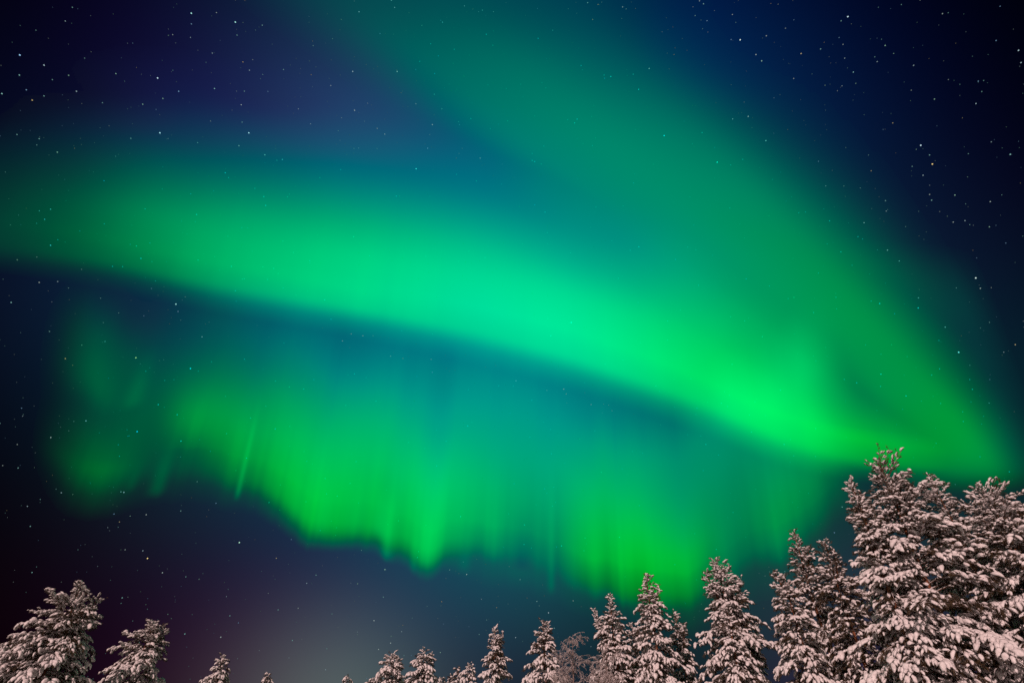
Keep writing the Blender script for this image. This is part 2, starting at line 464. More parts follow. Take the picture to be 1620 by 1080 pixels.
# --- lower rayed curtain
LOW_EDGE = [(-110, 700), (-40, 712), (40, 740), (80, 758), (110, 778), (140, 784), (190, 778), (240, 768), (290, 764), (340, 774), (380, 786), (415, 792), (450, 812), (480, 838), (510, 850),
            (550, 854), (590, 858), (606, 872), (622, 878), (640, 874), (660, 890), (675, 896), (700, 884), (730, 884), (780, 890), (830, 898), (870, 910), (905, 926),
            (940, 944), (980, 958), (1040, 966), (1090, 962), (1130, 940), (1180, 915), (1230, 895), (1270, 872), (1310, 846), (1350, 815), (1400, 790)]
LOW = {
    -40:  [(0, (0, 0, 10)), (60, (0, 0, 10)), (150, (0, 2, 12)), (260, (2, 6, 18))],
    40:   [(0, (4, 10, 24)), (60, (6, 14, 26)), (150, (6, 16, 28)), (260, (6, 18, 32))],
    90:   [(0, (8, 34, 32)), (40, (4, 50, 36)), (110, (6, 30, 38)), (180, (6, 36, 42)), (250, (8, 30, 40)), (320, (8, 24, 40))],
    150:  [(0, (6, 66, 40)), (45, (3, 104, 44)), (90, (0, 84, 50)), (140, (4, 62, 54)), (156, (2, 100, 60)), (196, (2, 96, 62)), (290, (12, 52, 62)), (350, (16, 26, 50))],
    200:  [(0, (8, 52, 44)), (45, (0, 84, 50)), (100, (0, 80, 54)), (160, (0, 78, 58)), (230, (2, 78, 62)), (290, (16, 52, 66)), (350, (22, 34, 62))],
    250:  [(0, (14, 50, 48)), (30, (0, 66, 54)), (80, (0, 80, 56)), (130, (0, 88, 60)), (180, (0, 84, 66)), (250, (8, 66, 72)), (330, (26, 50, 72))],
    300:  [(0, (12, 56, 52)), (30, (0, 76, 56)), (60, (0, 92, 58)), (85, (0, 138, 60)), (115, (0, 152, 64)), (150, (0, 124, 70)), (190, (0, 96, 76)), (250, (0, 70, 80))],
    350:  [(0, (6, 66, 56)), (30, (0, 108, 56)), (60, (0, 136, 56)), (95, (0, 158, 62)), (130, (0, 154, 72)), (175, (0, 118, 80)), (240, (0, 86, 88))],
    400:  [(0, (0, 84, 56)), (25, (0, 134, 56)), (60, (0, 168, 62)), (100, (0, 172, 74)), (150, (0, 146, 84)), (200, (0, 112, 96)), (260, (0, 92, 102))],
    450:  [(0, (0, 100, 56)), (25, (0, 156, 56)), (60, (0, 180, 64)), (110, (0, 182, 84)), (160, (0, 162, 94)), (210, (0, 126, 108)), (270, (0, 104, 114))],
    540:  [(0, (0, 120, 52)), (25, (0, 172, 60)), (75, (0, 192, 72)), (135, (0, 190, 94)), (195, (0, 174, 110)), (255, (0, 140, 130)), (310, (0, 124, 134))],
    620:  [(0, (0, 110, 56)), (25, (0, 172, 62)), (70, (0, 196, 74)), (130, (0, 198, 98)), (190, (0, 180, 118)), (250, (0, 150, 134)), (320, (0, 132, 140))],
    700:  [(0, (0, 108, 72)), (30, (0, 172, 82)), (65, (0, 192, 90)), (110, (0, 200, 104)), (160, (0, 190, 120)), (210, (0, 166, 132)), (270, (0, 150, 140))],
    760:  [(0, (0, 88, 84)), (30, (0, 140, 86)), (65, (0, 180, 92)), (120, (0, 186, 106)), (180, (0, 172, 126)), (250, (0, 154, 140)), (310, (0, 150, 142))],
    820:  [(0, (0, 100, 88)), (30, (0, 124, 92)), (65, (0, 150, 94)), (110, (0, 166, 104)), (170, (0, 166, 124)), (250, (0, 154, 138)), (310, (0, 150, 142))],
    880:  [(0, (0, 84, 82)), (30, (0, 108, 86)), (70, (0, 138, 92)), (120, (0, 158, 108)), (180, (0, 166, 124)), (250, (0, 150, 138)), (310, (0, 140, 140))],
    940:  [(0, (0, 74, 56)), (25, (0, 120, 50)), (60, (0, 180, 54)), (110, (0, 190, 74)), (160, (0, 188, 98)), (220, (0, 166, 118)), (290, (0, 142, 134))],
    1010: [(0, (0, 84, 40)), (25, (0, 140, 34)), (75, (0, 198, 48)), (125, (0, 200, 74)), (180, (0, 180, 100)), (250, (0, 156, 118)), (310, (0, 138, 122))],
    1080: [(0, (0, 76, 46)), (25, (0, 124, 44)), (75, (0, 182, 54)), (125, (0, 164, 84)), (180, (0, 148, 100)), (260, (0, 138, 110)), (320, (0, 134, 114))],
    1150: [(0, (0, 72, 62)), (30, (0, 104, 70)), (80, (0, 130, 80)), (140, (0, 134, 88)), (200, (0, 140, 102)), (260, (0, 138, 112))],
    1230: [(0, (0, 80, 66)), (30, (0, 122, 72)), (75, (0, 150, 70)), (125, (0, 150, 84)), (180, (0, 142, 96))],
    1300: [(0, (14, 62, 58)), (40, (0, 96, 62)), (90, (0, 128, 70)), (140, (0, 124, 80))],
    1400: [(0, (30, 44, 50)), (40, (20, 50, 54)), (90, (0, 56, 56))],
}
RAYS = [  # narrow bright rays: place on the edge, width, extra light, from and to height, drop of the edge
    (376, 3.0, 0.12, -14, 170, 12), (250, 9, 0.05, -25, 90, 15), (612, 6, 0.12, -22, 120, 22), (655, 4, 0.05, -22, 70, 14), (672, 8, 0.10, -6, 110, 6),
    (735, 6, 0.03, -30, 80, 14), (872, 4, 0.05, -30, 200, 16), (598, 9, 0.12, 0, 100, 0), (560, 12, 0.05, -5, 120, 0), (945, 10, 0.05, -10, 140, 8),
    (985, 14, 0.06, -10, 150, 6), (1050, 12, 0.05, -12, 150, 6), (505, 8, 0.05, -6, 120, 4), (1150, 9, 0.03, -10, 120, 8), (1235, 12, 0.04, -10, 100, 8),
    (160, 12, 0.04, 140, 260, 0), (205, 6, 0.02, -10, 60, 12), (465, 8, 0.03, -5, 90, 3), (780, 8, 0.03, 0, 110, 4), (825, 10, -0.04, -10, 110, 0), (905, 10, 0.03, -10, 120, 6),
]
def build_low():
    nu, nv = 900, 110
    us = np.linspace(-110, 1400, nu)
    ts = np.concatenate([np.linspace(-50, 60, 60), np.linspace(63, 360, nv - 60)])
    rng = np.random.default_rng(11)
    ey = blur(np.interp(us, [p[0] for p in LOW_EDGE], [p[1] for p in LOW_EDGE]), 14, 0)
    fine = blur(rng.normal(0, 1, nu), 6, 0); fine /= fine.std()
    mid = blur(rng.normal(0, 1, nu), 90, 0); mid /= mid.std()
    wide = blur(rng.normal(0, 1, nu), 500, 0); wide /= wide.std()
    amp = np.interp(us, [40, 200, 420, 700, 900, 1400], [1, 1, 1.7, 2.3, 2.5, 2.0])
    ey = ey + amp * (0.35 * fine + 1.2 * mid + 1.2 * wide)
    ex = us[:, None] + 0 * ts; eyy = ey[:, None] + 0 * ts; tt = ts[None, :] + 0 * ex
    colr = blur(blur(columns(LOW, us, np.clip(ts, 0, None)), 120, 0), 8, 1)
    P, qx, qy = hang(ex, eyy, tt, 1800.0)
    colr = shear(colr, us, qx)
    soft = np.interp(us, [40, 200, 330, 430, 520, 700, 760, 900, 1000, 1200, 1400], [36, 36, 28, 24, 17, 18, 34, 36, 24, 54, 74])[:, None]
    rise = np.clip((tt + soft * 1.3) / (2.2 * soft), 0, 1); rise = rise * rise * (3 - 2 * rise)
    fade = np.clip((360 - tt) / 130, 0, 1); fade = fade * fade * (3 - 2 * fade)
    ends = np.clip(np.minimum((qx - 20) / 80, (1400 - us[:, None]) / 90), 0, 1)
    ends = ends * ends * (3 - 2 * ends)
    # what the arc's lower fringe already gives is small: take the sky off only
    m = (rise * fade * ends)[..., None]
    behind = night(qx, qy)
    g = np.clip(lin(colr) - behind, 0, None)
    g = blur(blur(g, 8, 0), 3, 1) * m
    clear = 1 - m * np.clip(g[..., 1:2] / 0.08, 0, 1) * (1 - np.clip(lin(colr) / np.maximum(behind, 1e-5), 0, 1))
    stri = 1 + (0.022 * fine + 0.07 * mid + 0.09 * wide)[:, None] * np.clip(1.1 - np.clip(tt, 0, None) / 200, 0, 1)
    g = g * stri[..., None]
    for x, wd, a, t0, t1, _ in RAYS:
        prof = np.exp(-0.5 * ((us - x) / wd) ** 2)[:, None]
        win = np.clip((tt - t0) / 22, 0, 1) * np.clip((t1 - tt) / (0.75 * (t1 - t0)), 0, 1)
        win = win * win * (3 - 2 * win)
        g = g + (a * prof * win)[..., None] * np.array([0.0, 1.0, 0.14]) * (1 if a > 0 else 1)
    g = np.clip(g, 0, None)
    # below the arc's edge the curtain thins out so that the dark lane under the arc stays
    return grid_sheet("aurora_curtain", P, g, clear, "lower rayed green aurora curtain with ragged lower edge hanging under the bright arc")
build_low()

# ------------------------------------------------------------------ stars
def build_stars():
    B = []
    def add(ox, oy, pts):
        for x, y in pts: B.append((ox + x / 3.0, oy + y / 3.0))
    add(0, 0, [(94,262),(908,64),(1117,106),(748,371),(773,468),(550,350),(1018,421),(759,631),(621,657),(1181,631),(1134,692),(999,575),(1145,498),(1314,761),(1340,757),(240,993),(212,1041),(495,1062),(933,1018),(905,920),(363,434),(153,476),(1153,295),(1477,355),(1416,517),(1257,735),(310,101),(92,357),(1570,407),(1252,933),(1261,975),(1184,334),(125,427),(9,445),(209,310),(1069,820),(848,434)])
    add(540, 0, [(84,57),(54,340),(424,209),(934,183),(1169,14),(1461,326),(1532,644),(355,801),(261,931),(276,931),(410,704),(432,592),(906,762),(918,767),(949,779),(1119,566),(1107,584),(1192,691),(170,610),(206,637),(60,705),(82,703),(63,524),(696,403),(562,998),(1579,260),(1411,425),(1247,357),(1279,364),(961,694),(536,235),(845,980),(918,973),(967,1007),(372,292),(265,340),(584,29),(1335,34)])
    add(1080, 0, [(80,5),(784,80),(752,100),(273,190),(397,171),(562,255),(1233,66),(1594,240),(1606,298),(1096,311),(810,343),(1085,429),(1392,492),(1130,690),(1185,779),(1141,832),(1172,923),(1292,926),(1460,957),(164,770),(311,553),(237,565),(285,757),(697,1048),(861,1057),(1284,1054),(765,883),(395,668),(527,373),(236,70),(488,135),(961,217),(1555,733),(348,260),(375,290)])
    add(0, 360, [(82,153),(387,198),(240,84),(379,16),(186,260),(53,355),(534,184),(669,146),(835,363),(959,518),(645,617),(904,668),(310,621),(692,681),(651,967),(1332,65),(1393,118),(1160,624),(1373,755),(1348,547),(1306,954),(241,995),(82,1028),(1541,342),(1571,435),(1471,168),(1098,184),(1117,299),(408,916),(859,1012),(1070,800),(841,887),(751,839),(1004,636)])
    add(540, 360, [(1412,91),(682,142),(401,136),(325,53),(1240,299),(1091,450),(1081,451),(994,513),(287,489),(47,504),(432,686),(747,750),(829,726),(817,751),(1055,766),(1155,735),(904,818),(62,693),(895,993),(1252,647),(600,940),(497,1013),(346,822),(951,252),(58,43)])
    add(1080, 360, [(686,77),(972,107),(1028,158),(1391,239),(1413,288),(1216,535),(1310,591),(110,1028),(301,243),(528,331),(378,517),(198,778),(1332,919),(935,360),(832,43),(751,115),(24,93),(644,216),(1060,798),(941,695),(826,736),(1119,333),(1118,381),(1246,472),(343,826),(656,1016)])
    add(0, 680, [(594,567),(678,572),(700,608),(1136,533),(144,456),(1277,343),(1328,379),(858,383),(291,297),(588,295),(694,401),(771,676),(1048,981),(1415,844),(1576,871),(1320,852),(1170,133),(1456,148),(859,52),(1500,687)])
    add(540, 680, [(895,33),(566,410),(869,449),(1045,549),(476,813),(286,955),(77,728),(207,661),(1320,508),(997,112),(733,166),(1414,358),(1527,75),(361,604),(595,684),(983,866),(155,903),(497,52),(867,542)])
    big = {(31.3,87.3),(302.7,21.3),(372.3,35.3),(249.3,123.7),(253,210.3),(393.7,210.3),(658.3,267),(1050.7,214.7),(1341.3,26.7),(1171,63.3),(1456.7,230),(1475,259.7),(1134.7,256.7),(215,565.7),(301.3,582.7),(278.3,481),(217,682.3),(233.3,882.7),(1543.7,439.7),(1516.7,557),(903.7,510),(378.7,857.7)}
    rng = np.random.default_rng(21)
    tints = np.array([(0.65, 0.9, 1.0), (0.8, 1.0, 0.95), (0.45, 0.95, 0.9), (0.35, 0.65, 1.0), (1.0, 0.85, 0.45), (0.55, 1.0, 0.75)])
    D, R, C = [], [], []
    warm = {(215, 565.7), (233.3, 882.7), (103.3, 567), (698.7, 951), (1475, 259.7), (51, 158.7), (384.3, 98.3), (1066.3, 86.7), (442.7, 806.3)}
    isin = lambda s, x, y: any(abs(a - x) < 1.2 and abs(b - y) < 1.2 for a, b in s)
    for x, y in B:
        b = isin(big, x, y)
        D.append(direction(x, y)); R.append(0.98 if b else rng.uniform(0.7, 0.9))
        t = np.array((1.0, 0.75, 0.3)) if isin(warm, x, y) else tints[rng.choice(6, p=[.3, .28, .18, .12, .04, .08])]
        C.append(t * (1.0 if b else rng.uniform(0.16, 0.6)))
    # the many faint ones, all over the sky
    n = 22000
    d = rng.normal(size=(n, 3)); d /= np.linalg.norm(d, axis=1, keepdims=True)
    d = d[d[:, 2] > 0.03]
    mag = rng.random(len(d)) ** 4.0
    for k in range(len(d)):
        D.append(d[k]); R.append(0.5 + 0.3 * mag[k])
        C.append(tints[rng.choice(6, p=[.14, .10, .42, .18, .05, .11])] * (0.085 + 0.30 * mag[k]))
    D, R, C = np.array(D), np.array(R), np.array(C)
    far = 60000.0
    octv = np.array([(1,0,0),(-1,0,0),(0,1,0),(0,-1,0),(0,0,1),(0,0,-1)], float)
    octf = np.array([(0,2,4),(2,1,4),(1,3,4),(3,0,4),(2,0,5),(1,2,5),(3,1,5),(0,3,5)])
    rad = R * far / FPX
    v = (D * far)[:, None, :] + octv[None] * rad[:, None, None]
    f = octf[None] + (np.arange(len(D)) * 6)[:, None, None]
    m, t = new_mat("starlight")
    o_ = N(t, "ShaderNodeOutputMaterial"); e = N(t, "ShaderNodeEmission"); a = N(t, "ShaderNodeAttribute", attribute_name="tint")
    t.links.new(a.outputs['Color'], e.inputs['Color']); t.links.new(e.outputs[0], o_.inputs[0])
    m.cycles.emission_sampling = 'NONE'
    o = mesh_obj("stars", v.reshape(-1, 3), f.reshape(-1, 3), m)
    at = o.data.attributes.new("tint", 'FLOAT_COLOR', 'POINT')
    at.data.foreach_set("color", np.concatenate([np.repeat(C, 6, 0), np.ones((len(C) * 6, 1))], 1).astype(np.float32).ravel())
    tag(o, "hundreds of tiny white and bluish stars scattered over the whole night sky", "stars", kind="stuff")
build_stars()

# ------------------------------------------------------------------ trees
def icosphere(sub):
    import bmesh
    bm = bmesh.new(); bmesh.ops.create_icosphere(bm, subdivisions=sub, radius=1.0)
    v = np.array([q.co for q in bm.verts]); bm.verts.index_update()
    f = np.array([[q.index for q in p.verts] for p in bm.faces]); bm.free()
    return v, f
ICO2 = icosphere(2)

def snow_templates(n, seed):
    rng = np.random.default_rng(seed); res = []
    for _ in range(n):
        v, f = ICO2[0].copy(), ICO2[1]
        k = rng.normal(size=(5, 3)) * 2.2; ph = rng.uniform(0, 6.28, 5)
        bump = 1 + 0.10 * sum(np.sin(v @ k[i] + ph[i]) for i in range(5))
        v = v * bump[:, None]
        v = v * np.array([0.58, 0.25, 0.24])
        v[:, 2] = np.where(v[:, 2] < 0, v[:, 2] * 0.55, v[:, 2])           # flatter underneath
        v[:, 2] -= 0.30 * np.clip(v[:, 0], 0, None) ** 2 * 1.6             # tip droops
        v[:, 1] *= 1 + 0.35 * (v[:, 0] < -0.1)
        v[:, 2] += 0.13
        res.append((v, f))
    return res
SNOWT = snow_templates(6, 5)

def needle_templates(n, seed, blades=22):
    rng = np.random.default_rng(seed); res = []
    for _ in range(n):
        V, F = [], []
        for b in range(blades):
            x0 = rng.uniform(-0.5, 0.35)
            phi = rng.uniform(0, 2 * math.pi)
            fw = rng.uniform(0.5, 1.3)
            d = np.array([fw, math.cos(phi), 0.8 * math.sin(phi) - 0.25]); d /= np.linalg.norm(d)
            L = rng.uniform(0.30, 0.52)
            side = np.cross(d, rng.normal(size=3)); side /= np.linalg.norm(side)
            p0 = np.array([x0, 0, 0])
            wd = 0.034
            i = len(V)
            V += [p0 - side * wd, p0 + side * wd, p0 + d * L + side * wd * .5, p0 + d * L - side * wd * .5]
            F += [(i, i + 1, i + 2), (i, i + 2, i + 3)]
        res.append((np.array(V), np.array(F)))
    return res
NEEDT = needle_templates(5, 8)

def scatter(templates, P, D, S, rng, flat=0.0, roll=0.5):
    """Copies of the templates, local x along D, local z as upright as can be."""
    up = np.array([0, 0, 1.0])
    X = D / np.linalg.norm(D, axis=1, keepdims=True)
    Y = np.cross(up, X); nrm = np.linalg.norm(Y, axis=1, keepdims=True)
    Y = np.where(nrm < 1e-3, np.array([[0, 1.0, 0]]), Y / np.maximum(nrm, 1e-6))
    Z = np.cross(X, Y)
    a = rng.normal(0, roll, len(P))[:, None]
    Y, Z = Y * np.cos(a) + Z * np.sin(a), -Y * np.sin(a) + Z * np.cos(a)
    M = np.stack([X, Y, Z], 2)                                              # columns
    which = rng.integers(0, len(templates), len(P))
    VV, FF, off = [], [], 0
    for k, (tv, tf) in enumerate(templates):
        sel = np.where(which == k)[0]
        if not len(sel): continue
        if S.ndim == 1: loc = tv[None] * S[sel][:, None, None]
        else: loc = tv[None] * S[sel][:, None, :]
        v = np.einsum('nij,nvj->nvi', M[sel], loc) + P[sel][:, None, :]
        f = tf[None] + (np.arange(len(sel)) * len(tv))[:, None, None] + off
        VV.append(v.reshape(-1, 3)); FF.append(f.reshape(-1, 3)); off += len(sel) * len(tv)
    return np.concatenate(VV), np.concatenate(FF)

class Tubes:
    def __init__(self): self.v, self.f, self.n = [], [], 0
    def add(self, pts, rad, sides):
        pts = np.asarray(pts, float); rad = np.asarray(rad, float)
        tg = np.gradient(pts, axis=0); tg /= np.maximum(np.linalg.norm(tg, axis=1, keepdims=True), 1e-9)
        ref = np.array([0, 0, 1.0]) if abs(tg[0, 2]) < 0.9 else np.array([1.0, 0, 0])
        a = np.cross(tg, ref); a /= np.maximum(np.linalg.norm(a, axis=1, keepdims=True), 1e-9)
        b = np.cross(tg, a)
        an = np.arange(sides) * 2 * math.pi / sides
        ring = pts[:, None] + rad[:, None, None] * (np.cos(an)[None, :, None] * a[:, None] + np.sin(an)[None, :, None] * b[:, None])
        m = len(pts)
        idx = np.arange(m * sides).reshape(m, sides) + self.n
        nx = np.roll(idx, -1, 1)
        q1 = np.stack([idx[:-1], nx[:-1], nx[1:]], -1).reshape(-1, 3); q2 = np.stack([idx[:-1], nx[1:], idx[1:]], -1).reshape(-1, 3)
        self.v.append(ring.reshape(-1, 3)); self.f += [q1, q2]; self.n += m * sides
    def arrays(self): return np.concatenate(self.v), np.concatenate(self.f)

def rot_z(v, a):
    c, s = math.cos(a), math.sin(a)
    return np.array([v[0] * c - v[1] * s, v[0] * s + v[1] * c, v[2]])

def make_tree(tops, dist, halfw, label, group, power=0.8, tuft=0.24, snowy=1.0, ragged=0.25, frost=False, seed=0, lift=0.0, dens=1.0, yoff=None):
    """A pine grown so that its leaders end at the photo places TOPS (first the tallest), DIST metres off; HALFW: half width of the
    crown at the picture's lower border in the photo's pixels."""
    rng = np.random.default_rng(1000 + seed)
    d = direction(*tops[0])
    hd = math.hypot(d[0], d[1])
    az = math.atan2(d[0], d[1])
    base = np.array([math.sin(az) * dist, math.cos(az) * dist, 0.0])
    top = EYE + d * dist / hd
    H = top[2]
    axis_depth = dist / hd * (d[1] * CP + d[2] * SP)
    mpp = axis_depth / FPX
    tuft *= 0.80; power += 0.10
    root = bpy.data.objects.new("snowy_pine_tree", None)
    COL.objects.link(root)
    root.location = base; root.rotation_euler = (0, 0, -az)
    tag(root, label, "tree", group)
    # leaders in local coordinates (x to the right as seen from the camera)
    leaders = []
    for k, tp in enumerate(tops):
        dd = direction(*tp)
        nrm = np.array([math.sin(az), math.cos(az), 0])
        P = EYE + dd * (dist / (dd @ nrm))
        q = P - base
        lx = q[0] * math.cos(az) - q[1] * math.sin(az)
        leaders.append(np.array([lx, rng.uniform(-0.5, 0.5) if k else 0.0, P[2]]))
    z_frame = EYE[2] + dist * math.tan(math.radians(4.6))
    for zz in np.arange(0.5, H, 0.05):                        # height at which the stem leaves the picture
        if to_photo(base + np.array([0, 0, zz]))[1] < 1080: z_frame = zz; break
    Hc = max(H - z_frame, 0.8)
    Rm = halfw * mpp
    zb = 1.3
    trunk, limbs = Tubes(), Tubes()
    lop = rng.uniform(0, 6.28)
    PP, PD, PS = [], [], []               # thick snow pads lying along loaded boughs
    def stem(z, target, z0):
        t = np.clip((z - z0) / (target[2] - z0), 0, 1)
        return np.array([target[0] * t ** 0.8, target[1] * t ** 0.8, z])
    n = 14
    zs = np.linspace(-0.1, H, n)
    pts = np.stack([0.05 * np.sin(zs * 0.9 + seed), 0.05 * np.cos(zs * 0.7 + seed), zs], 1)
    pts[-1] = (0, 0, H - 0.14)
    trunk.add(pts, np.interp(zs, [0, 1, H], [0.012 * H + 0.05, 0.010 * H + 0.03, 0.012]), 9)
    TP, TD, TS, TB = [], [], [], []      # tufts: place, direction, size, how much snow their branch carries
    for k, ap in enumerate(leaders):
        if k == 0:
            z0, Hk = zb, H
        else:
            drop = H - ap[2]
            z0 = max(zb + 1, ap[2] - max(1.6, 2.2 * abs(ap[0]) + 0.6)); Hk = ap[2]
            zz = np.linspace(z0, Hk, 7)
            lp = np.stack([stem(z, ap, z0) for z in zz])
            trunk.add(lp, np.interp(zz, [z0, Hk], [0.06, 0.010]), 6)
        z = Hk - 0.20
        j = 0
        Rk = Rm if k == 0 else Rm * 0.62
        # the leader's own shoot
        for s in np.arange(0.16, 0.55, tuft * 0.55):
            TP.append(np.array([ap[0], ap[1], Hk - s]) + rng.normal(0, 0.03, 3)); TD.append(np.array([rng.normal(0, .3), rng.normal(0, .3), 1.0])); TS.append(tuft * 0.55)
        ang = rng.uniform(0, 6.28)
        while z > z0:
            t = (Hk - z) / Hc
            rad = Rk * (min(t, 1.0) ** power + 0.12 * max(0, t - 1)) + 0.04
            if k and t > 0.9: break
            below = z < z_frame - 0.8
            step = (0.13 + 0.05 * min(t, 1)) * (1.9 if below else 1.0) / dens * (tuft / 0.24) ** 0.7
            nb = 2 if rad < 0.5 else 3
            for b in range(nb):
                ang += 2.399 + rng.normal(0, 0.4)
                L = rad * rng.uniform(1 - ragged * 1.3, 1 + ragged * 0.55)
                if rng.random() < 0.06: L *= 1.25
                L *= 1 + 0.16 * math.cos(ang - lop - 0.5 * z)                 # no crown is even all round
                if math.sin(3 * ang + 1.7 * z + seed) * math.sin(2.6 * z + 2 * seed + ang) > 0.62: L *= 0.55   # gaps
                L = max(L, 0.12)
                tt = min(t, 1.2)
                e0 = math.radians(np.interp(tt, [0, 0.15, 0.5, 1.0], [58, 38, 18, 4]) + rng.normal(0, 9)); e0 = min(e0, math.radians(63))
                droop = np.interp(tt, [0, 0.2, 0.6, 1.0], [0.05, 0.22, 0.42, 0.5]) * rng.uniform(0.6, 1.4)
                s = np.linspace(0, 1, 7)
                c = stem(z, ap, z0) if k else np.array([0, 0, z])
                ca, sa = math.cos(ang), math.sin(ang)
                rr = L * s
                bend = rng.normal(0, 0.12) * s ** 2 * L
                bp = np.stack([c[0] + rr * ca - bend * sa, c[1] + rr * sa + bend * ca, c[2] + L * (math.tan(e0) * s * 0.9 - droop * s ** 2)], 1)
                limbs.add(bp, np.interp(s, [0, 1], [0.010 + 0.011 * L, 0.006]), 5)
                # side twigs with tufts
                ds = tuft * 0.62 / L
                load = rng.choice([0.45, 0.75, 0.95], p=[0.3, 0.35, 0.35])
                q = 0.22 if L > 0.6 else 0.05
                side = 1
                while q <= 1.0:
                    i = min(int(q * 6), 5); fr = q * 6 - i
                    p = bp[i] * (1 - fr) + bp[i + 1] * fr
                    tg = bp[i + 1] - bp[i]; tg /= np.linalg.norm(tg)
                    tl = min(0.75, 0.42 * L * (1.12 - q) + 0.10) * rng.uniform(0.6, 1.25)
                    side = -side
                    td = rot_z(tg, side * rng.uniform(0.5, 1.0)); td[2] += rng.normal(-0.02, 0.16) - 0.14 * min(t, 1)
                    td /= np.linalg.norm(td)
                    m = max(1, int(tl / (tuft * 0.68)))
                    if tl > 0.2: limbs.add(np.stack([p, p + td * tl * .5 + (0, 0, 0.02), p + td * tl]), np.array([0.008, 0.006, 0.004]), 3)
                    for u in range(m):
                        if below and rng.random() < 0.5: continue
                        TP.append(p + td * tl * (u + 1) / m + rng.normal(0, 0.035, 3)); 
                        dd_ = td + np.array([0, 0, -0.30 * (u + 1) / m * min(1, t * 1.6) + 0.25 * max(0, 0.35 - t)]) + rng.normal(0, 0.16, 3)
                        TD.append(dd_); TS.append(tuft * rng.lognormal(0, 0.22) * (0.55 + 0.45 * min(1, 2.5 * t)))
                    q += ds * rng.uniform(0.75, 1.25)
                TP.append(bp[-1]); TD.append(bp[-1] - bp[-2] + rng.normal(0, 0.02, 3)); TS.append(tuft * rng.uniform(0.8, 1.2) * (0.6 + 0.4 * min(1, 2.5 * t)))
                TB += [load] * (len(TP) - len(TB))
                if load > 0.6 and L > 0.7 and not below:
                    for q in np.arange(0.45, 1.0, tuft * 1.5 / L):
                        if rng.random() < 0.45: continue
                        i = min(int(q * 6), 5); fr = q * 6 - i
                        PP.append(bp[i] * (1 - fr) + bp[i + 1] * fr + np.array([rng.normal(0, 0.06), rng.normal(0, 0.06), 0.05]))
                        PD.append(bp[i + 1] - bp[i] + rng.normal(0, 0.02, 3))
                        PS.append(tuft * np.array([rng.uniform(1.2, 2.0), rng.uniform(1.5, 2.6), rng.uniform(1.0, 1.5)]))
            z -= step * rng.uniform(0.7, 1.3)
    TB += [0.8] * (len(TP) - len(TB))
    TP, TD, TS, TB = np.array(TP), np.array(TD), np.array(TS), np.array(TB)
    mesh_obj("trunk", *trunk.arrays(), BARK, root, True)
    if frost:
        mesh_obj("branches", *limbs.arrays(), TWIG, root, True)
        return root
    mesh_obj("branches", *limbs.arrays(), LIMB, root, True)
    v, f = scatter(NEEDT, TP, TD, TS * 1.25, rng, roll=1.0)
    mesh_obj("needles", v, f, NEEDLES, root)
    keep = rng.random(len(TP)) < np.clip(TB * snowy + 0.04, 0, 1)
    P2, D2, S2 = TP[keep], TD[keep], (TS * (0.72 + 0.42 * TB))[keep]
    S3 = S2[:, None] * np.stack([rng.uniform(0.8, 1.2, len(S2)), rng.uniform(0.75, 1.25, len(S2)), rng.uniform(0.75, 1.25, len(S2))], 1) * 1.05
    if PP:
        P2, D2, S3 = np.concatenate([P2, PP]), np.concatenate([D2, PD]), np.concatenate([S3, PS])
    v, f = scatter(SNOWT, P2, D2, S3, rng, roll=0.25)
    mesh_obj("snow_clumps", v, f, SNOW, root, True)  # only the snow clumps and pads; needles are a separate mesh
    print("tree", label[:30], "H %.1f" % H, "R %.1f" % Rm, "tufts", len(TP))
    return root

